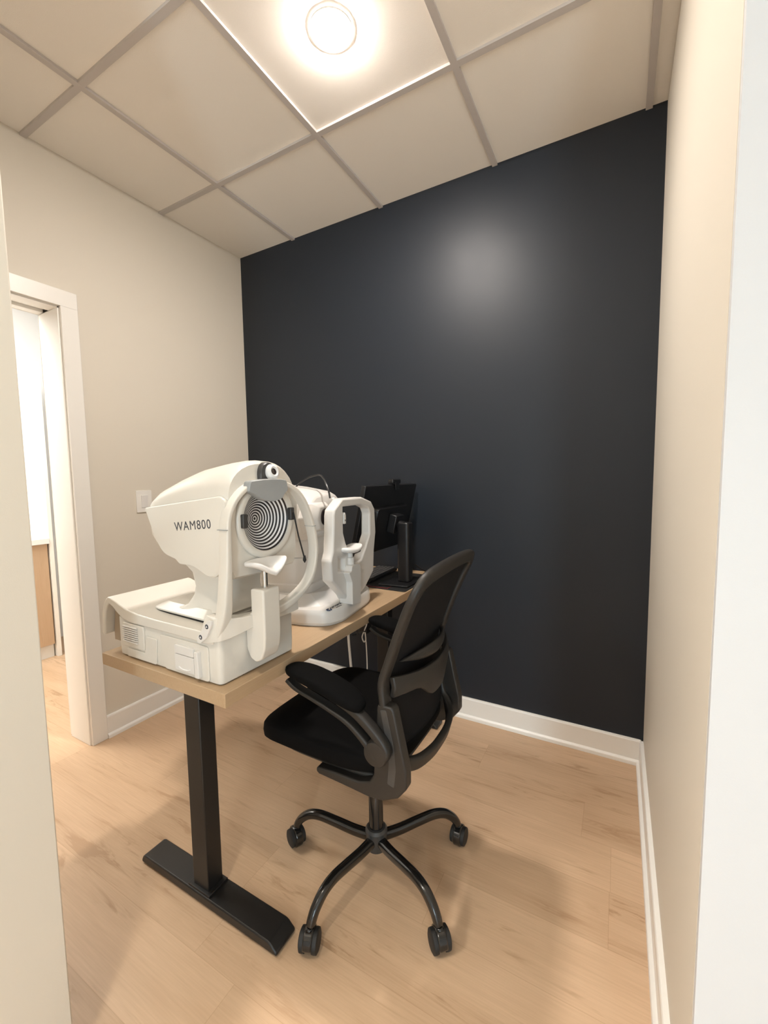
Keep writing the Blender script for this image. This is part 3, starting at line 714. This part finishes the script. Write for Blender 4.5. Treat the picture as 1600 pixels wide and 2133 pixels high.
# five-star base
hubB = B(); hubB.lathe([(.026, .070), (.031, .074), (.033, .100), (.036, .128), (.036, .138), (.030, .146), (.024, .147)], (CX, CYc, 0), seg=32); part('hub', hubB, M['bgrey'], ch)
gl = B(); gl.lathe([(.0235, .1465), (.0235, .30), (.0225, .302), (.0145, .304), (.0145, .455)], (CX, CYc, 0), seg=28); part('gas_lift', gl, M['bmetal'], ch)
a0 = math.atan2(-1.29-CYc+.02, 1.517-CX)
a0 = math.radians(262.5)
for k in range(5):
    a = a0+k*2*PI/5; d = V(math.cos(a), math.sin(a), 0)
    c0 = V(CX, CYc, 0)
    P = [(.022, .108), (.08, .112), (.15, .124), (.205, .131), (.245, .124), (.275, .103), (.290, .083), (.296, .068)]
    b = B(); pth = cr([c0+d*r+V(0, 0, z) for r, z in P], 5)
    sw_ = [(1.1-.25*i/(len(pth)-1), 1.1-.25*i/(len(pth)-1)) for i in range(len(pth))]
    b.sweep(pth, rrect(.028, .030, .011, 4), (0, 0, 1), scales=sw_); part('base_leg', b, M['bmetal'], ch)
    # caster
    cw = c0+d*.302; rot = a+[.5, -.35, .75, .1, -.6][k]
    RM = Matrix.Translation(cw) @ Matrix.Rotation(rot, 4, 'Z')
    b = B(); b.lathe([(.010, .045), (.010, .066)], cw, seg=14); hd = b
    hs = []
    for t in range(-6, 13):
        an = math.radians(t*15); hs.append((-.0335*math.cos(an), .0295+.0345*math.sin(an)))
    for wdt in (.013,):
        hd.prism(hs, -wdt, wdt, 'y', RM)
    cst = part('caster', hd, M['bmetal'], ch, bevel=.004, ang=40)
    for s_ in (-1, 1):
        b = B(); b.lathe([(.009, -.0090), (.0225, -.0095), (.0285, -.0065), (.0293, 0), (.0285, .0065), (.0225, .0095), (.009, .0090)], RM @ V(0, s_*.0172, .0294), axis='y', seg=28, M=Matrix.Rotation(rot, 4, 'Z')); part('wheel', b, M['rubber'], cst)
# seat
def seatf(p):
    p = p.copy(); x = p.x/.245; y = p.y/.232
    p.z += -.026*max(0, (-x-.45)/.55)**2*1.0 + .010*abs(x)**3*(1 if x > 0 else 0) + .004*abs(y)**2 - .006
    if x > .2: p.y *= 1-.10*((x-.2)/.8)**2
    return p
b = B(); b.selli((1.487, CYc, .527), .249, .232, .042, .48, .42, 64, 18, seatf); part('seat', b, M['bfab'], ch, ang=80)
b = B(); b.selli((1.505, CYc, .478), .212, .200, .016, .5, .4, 48, 10); part('seat_shell', b, M['bplas'], ch, ang=80)
b = B(); b.box(1.47, 1.66, CYc-.075, CYc+.075, .437, .466); part('tilt_mechanism', b, M['bmatte'], ch, bevel=.008)
# side brackets
brk = [(1.694, .699), (1.700, .707), (1.736, .708), (1.744, .700), (1.758, .633), (1.777, .549), (1.777, .501), (1.752, .469), (1.709, .447), (1.665, .441), (1.579, .446), (1.500, .449), (1.490, .456), (1.492, .468), (1.547, .473), (1.632, .474), (1.668, .486), (1.681, .510), (1.683, .540), (1.690, .590)]
for s_ in (-1, 1):
    yc = CYc+s_*.203
    b = B(); b.prism(brk, yc-.016, yc+.016, 'y'); bk = part('side_bracket', b, M['bplas'], ch, bevel=.006, seg=3)
    yo = CYc+s_*.2195
    b = B(); b.prism(rpoly([(1.704, .694), (1.722, .697), (1.743, .605), (1.748, .545), (1.742, .495), (1.722, .500), (1.728, .560), (1.722, .610)], .004), min(yo, yo-.002*s_), max(yo, yo-.002*s_), 'y'); part('bracket_highlight', b, M['bgrey'], bk, bevel=.0008)  # highlight along the bracket upright, painted in as a lighter strip
    for (sx, sz) in ((1.736, .688), (1.758, .535)):
        b = B(); b.lathe([(.005, -.001), (.005, .0005)], (sx, yo-.002*s_, sz), axis='y', seg=14); part('screw', b, M['rubber'], bk)
    # arm: pivot, support, rail, pad
    ya = CYc+s_*.232
    arm_path = cr([(1.412, ya, .716), (1.442, ya, .699), (1.500, ya, .684), (1.558, ya, .668), (1.615, ya, .648), (1.655, ya, .622), (1.690, ya, .590), (1.700, ya, .575)], 5)
    b = B(); b.sweep(arm_path, rrect(.017, .030, .006, 3), (0, 1, 0), scales=[(.75+.9*max(0, (i/(len(arm_path)-1)-.45)), .9+.2*i/len(arm_path)) for i in range(len(arm_path))]); arm = part('armrest', b, M['bplas'], ch, ang=45)
    b = B(); b.sweep(cr([(1.590, ya, .700), (1.635, ya, .682), (1.680, ya, .652), (1.720, ya, .615), (1.728, ya, .592), (1.712, ya, .575)], 5), rrect(.026, .030, .008, 3), (0, 1, 0)); part('arm_support', b, M['bplas'], arm, ang=45)
    def padf(p):
        p = p.copy(); x = p.x/.132
        p.z += -.030*x-.016*x*x+.004
        p.y *= 1.0-.16*max(0, -x)**2
        return p
    b = B(); b.selli((1.534, ya-.004*s_, .731), .126, .041, .0165, .55, .62, 48, 12, padf); part('arm_pad', b, M['bfab'], arm, ang=80)
    b = B(); b.lathe([(.034, -.018*s_), (.034, .010*s_), (.031, .015*s_), (.026, .016*s_)], (1.702, CYc+s_*.232, .588), axis='y', seg=36); part('pivot_cap', b, M['bplas'], arm)
# back frame: closed loop with rounded top corners
yl = .200
def by(s, k): return CYc+s*k
half = [(1.712, .196, .600), (1.711, .198, .660), (1.709, .199, .705), (1.704, .197, .758), (1.722, .196, .814), (1.750, .198, .890), (1.780, .203, .962), (1.799, .203, 1.000), (1.811, .190, 1.026), (1.817, .160, 1.038), (1.820, .090, 1.044)]
loop = [V(x, CYc-y, z) for x, y, z in half] + [V(1.821, CYc, 1.046)] + [V(x, CYc+y, z) for x, y, z in half[::-1]]
low = [(1.722, .190, .555), (1.742, .168, .530), (1.765, .125, .516), (1.778, .060, .510), (1.780, 0, .508), (1.778, -.060, .510), (1.765, -.125, .516), (1.742, -.168, .530), (1.722, -.190, .555)]
loop += [V(x, CYc+y, z) for x, y, z in low]
lp = cr(loop, 4, True)
# section oriented with the mean back normal
b = B(); b.sweep(lp, rrect(.040, .020, .007, 3), (1, 0, -.28), closed=True); bf = part('back_frame', b, M['bplas'], ch, ang=45)
# mesh panel
b = B(); rings = []
hs2 = cr([V(x, y, z) for x, y, z in [(1.722, .178, .560)]+half[:9]+[(1.813, .165, 1.030)]], 3)
for p in hs2:
    row = []
    for i in range(15):
        t = -1+2*i/14
        bow = .030*(1-t*t)*(1.0 if p.z < .85 else max(.25, 1-(p.z-.85)/.2))
        row.append(V(p.x+bow-.004, CYc+p.y*t, p.z+.010*(1-t*t)*max(0, (p.z-.95)/.08)))
    rings.append(row)
b.loft(rings, cap=False, closed_ring=False)
ms = part('back_mesh', b, M['bmesh'], ch, ang=80)
sm = ms.modifiers.new('thick', 'SOLIDIFY'); sm.thickness = .003
# lumbar support band behind the mesh
b = B(); rings = []
for i in range(21):
    t = -1+2*i/20; y = CYc+.188*t
    x = 1.722+.050*(1-abs(t)**2.2)
    top = .772-.012*(1-t*t); bot = .715-.048*math.exp(-(t/.42)**4)
    rings.append([V(x+.005, y, bot), V(x+.012, y, (bot+top)/2), V(x+.006, y, top), V(x-.008, y, top-.002), V(x-.002, y, (bot+top)/2), V(x-.008, y, bot+.002)])
b.loft(rings); lum = part('lumbar_support', b, M['bplas'], ch, bevel=.003, ang=50)
b = B(); rings = []
for i in range(17):
    t = -1+2*i/16; y = CYc+.150*t; x = 1.716+.046*(1-t*t); hh = .019*max(.05, 1-abs(t)**2.5)
    rings.append([V(x+.010+.008*math.cos(a), y, .800+hh*math.sin(a)) for a in [2*PI*k/10 for k in range(10)]])
b.loft(rings); part('lumbar_pad', b, M['bplas'], lum, ang=60)

# ------------------------------------------------------------------ lights
def area(name, loc, rot, sx, sy, power, col, shape='RECTANGLE', spread=180):
    l = bpy.data.lights.new(name, 'AREA'); l.shape = shape; l.size = sx; l.size_y = sy; l.energy = power; l.color = col; l.spread = math.radians(spread)
    o = bpy.data.objects.new(name, l); COL.objects.link(o); o.location = loc; o.rotation_euler = rot
    return o
# added lights, assumed unseen sources: corridor ceiling (behind the camera), next-room ceiling, corridor window
area('added_corridor_light', (.0, -3.7, H-.01), (0, 0, 0), 1.1, .55, 130, (1.0, .97, .91))
area('assumed_corridor_downlight', (1.62, -2.25, H-.012), (0, 0, 0), .12, .12, 4.5, (1.0, .90, .76), 'DISK', 85)
area('assumed_next_room_light', (-.95, -1.5, H-.01), (0, 0, 0), 1.1, .9, 56, (1.0, .97, .90))
area('assumed_window_daylight', (3.675, -5.66, 1.2), (math.radians(90), 0, 0), .56, 1.8, 74, (.74, .91, 1.0))

wd = bpy.data.worlds.new('World'); sc.world = wd; wd.use_nodes = True
wd.node_tree.nodes['Background'].inputs[0].default_value = (.75, .85, 1, 1); wd.node_tree.nodes['Background'].inputs[1].default_value = .3

# ------------------------------------------------------------------ camera
cam = bpy.data.cameras.new('Camera'); co = bpy.data.objects.new('Camera', cam); COL.objects.link(co)
yaw, pitch, roll, fpx = .506276, -.082893, -.014352, 877.977
cyw, syw, cpt, spt = math.cos(yaw), math.sin(yaw), math.cos(pitch), math.sin(pitch)
fw = V(-syw*cpt, cyw*cpt, spt); r0 = V(cyw, syw, 0); u0 = r0.cross(fw)
rr = r0*math.cos(roll)+u0*math.sin(roll); uu = -r0*math.sin(roll)+u0*math.cos(roll)
mt = Matrix((rr, uu, -fw)).transposed().to_4x4(); mt.translation = V(2.220414, -2.098473, 1.287817)
co.matrix_world = mt
cam.sensor_fit = 'VERTICAL'; cam.sensor_height = 36; cam.sensor_width = 27; cam.lens = 36*fpx/2133; cam.clip_start = .02
sc.camera = co
sc.view_settings.view_transform = 'Standard'; sc.view_settings.look = 'None'; sc.view_settings.gamma = 1; sc.view_settings.use_curve_mapping = False
sc.view_settings.exposure = .2
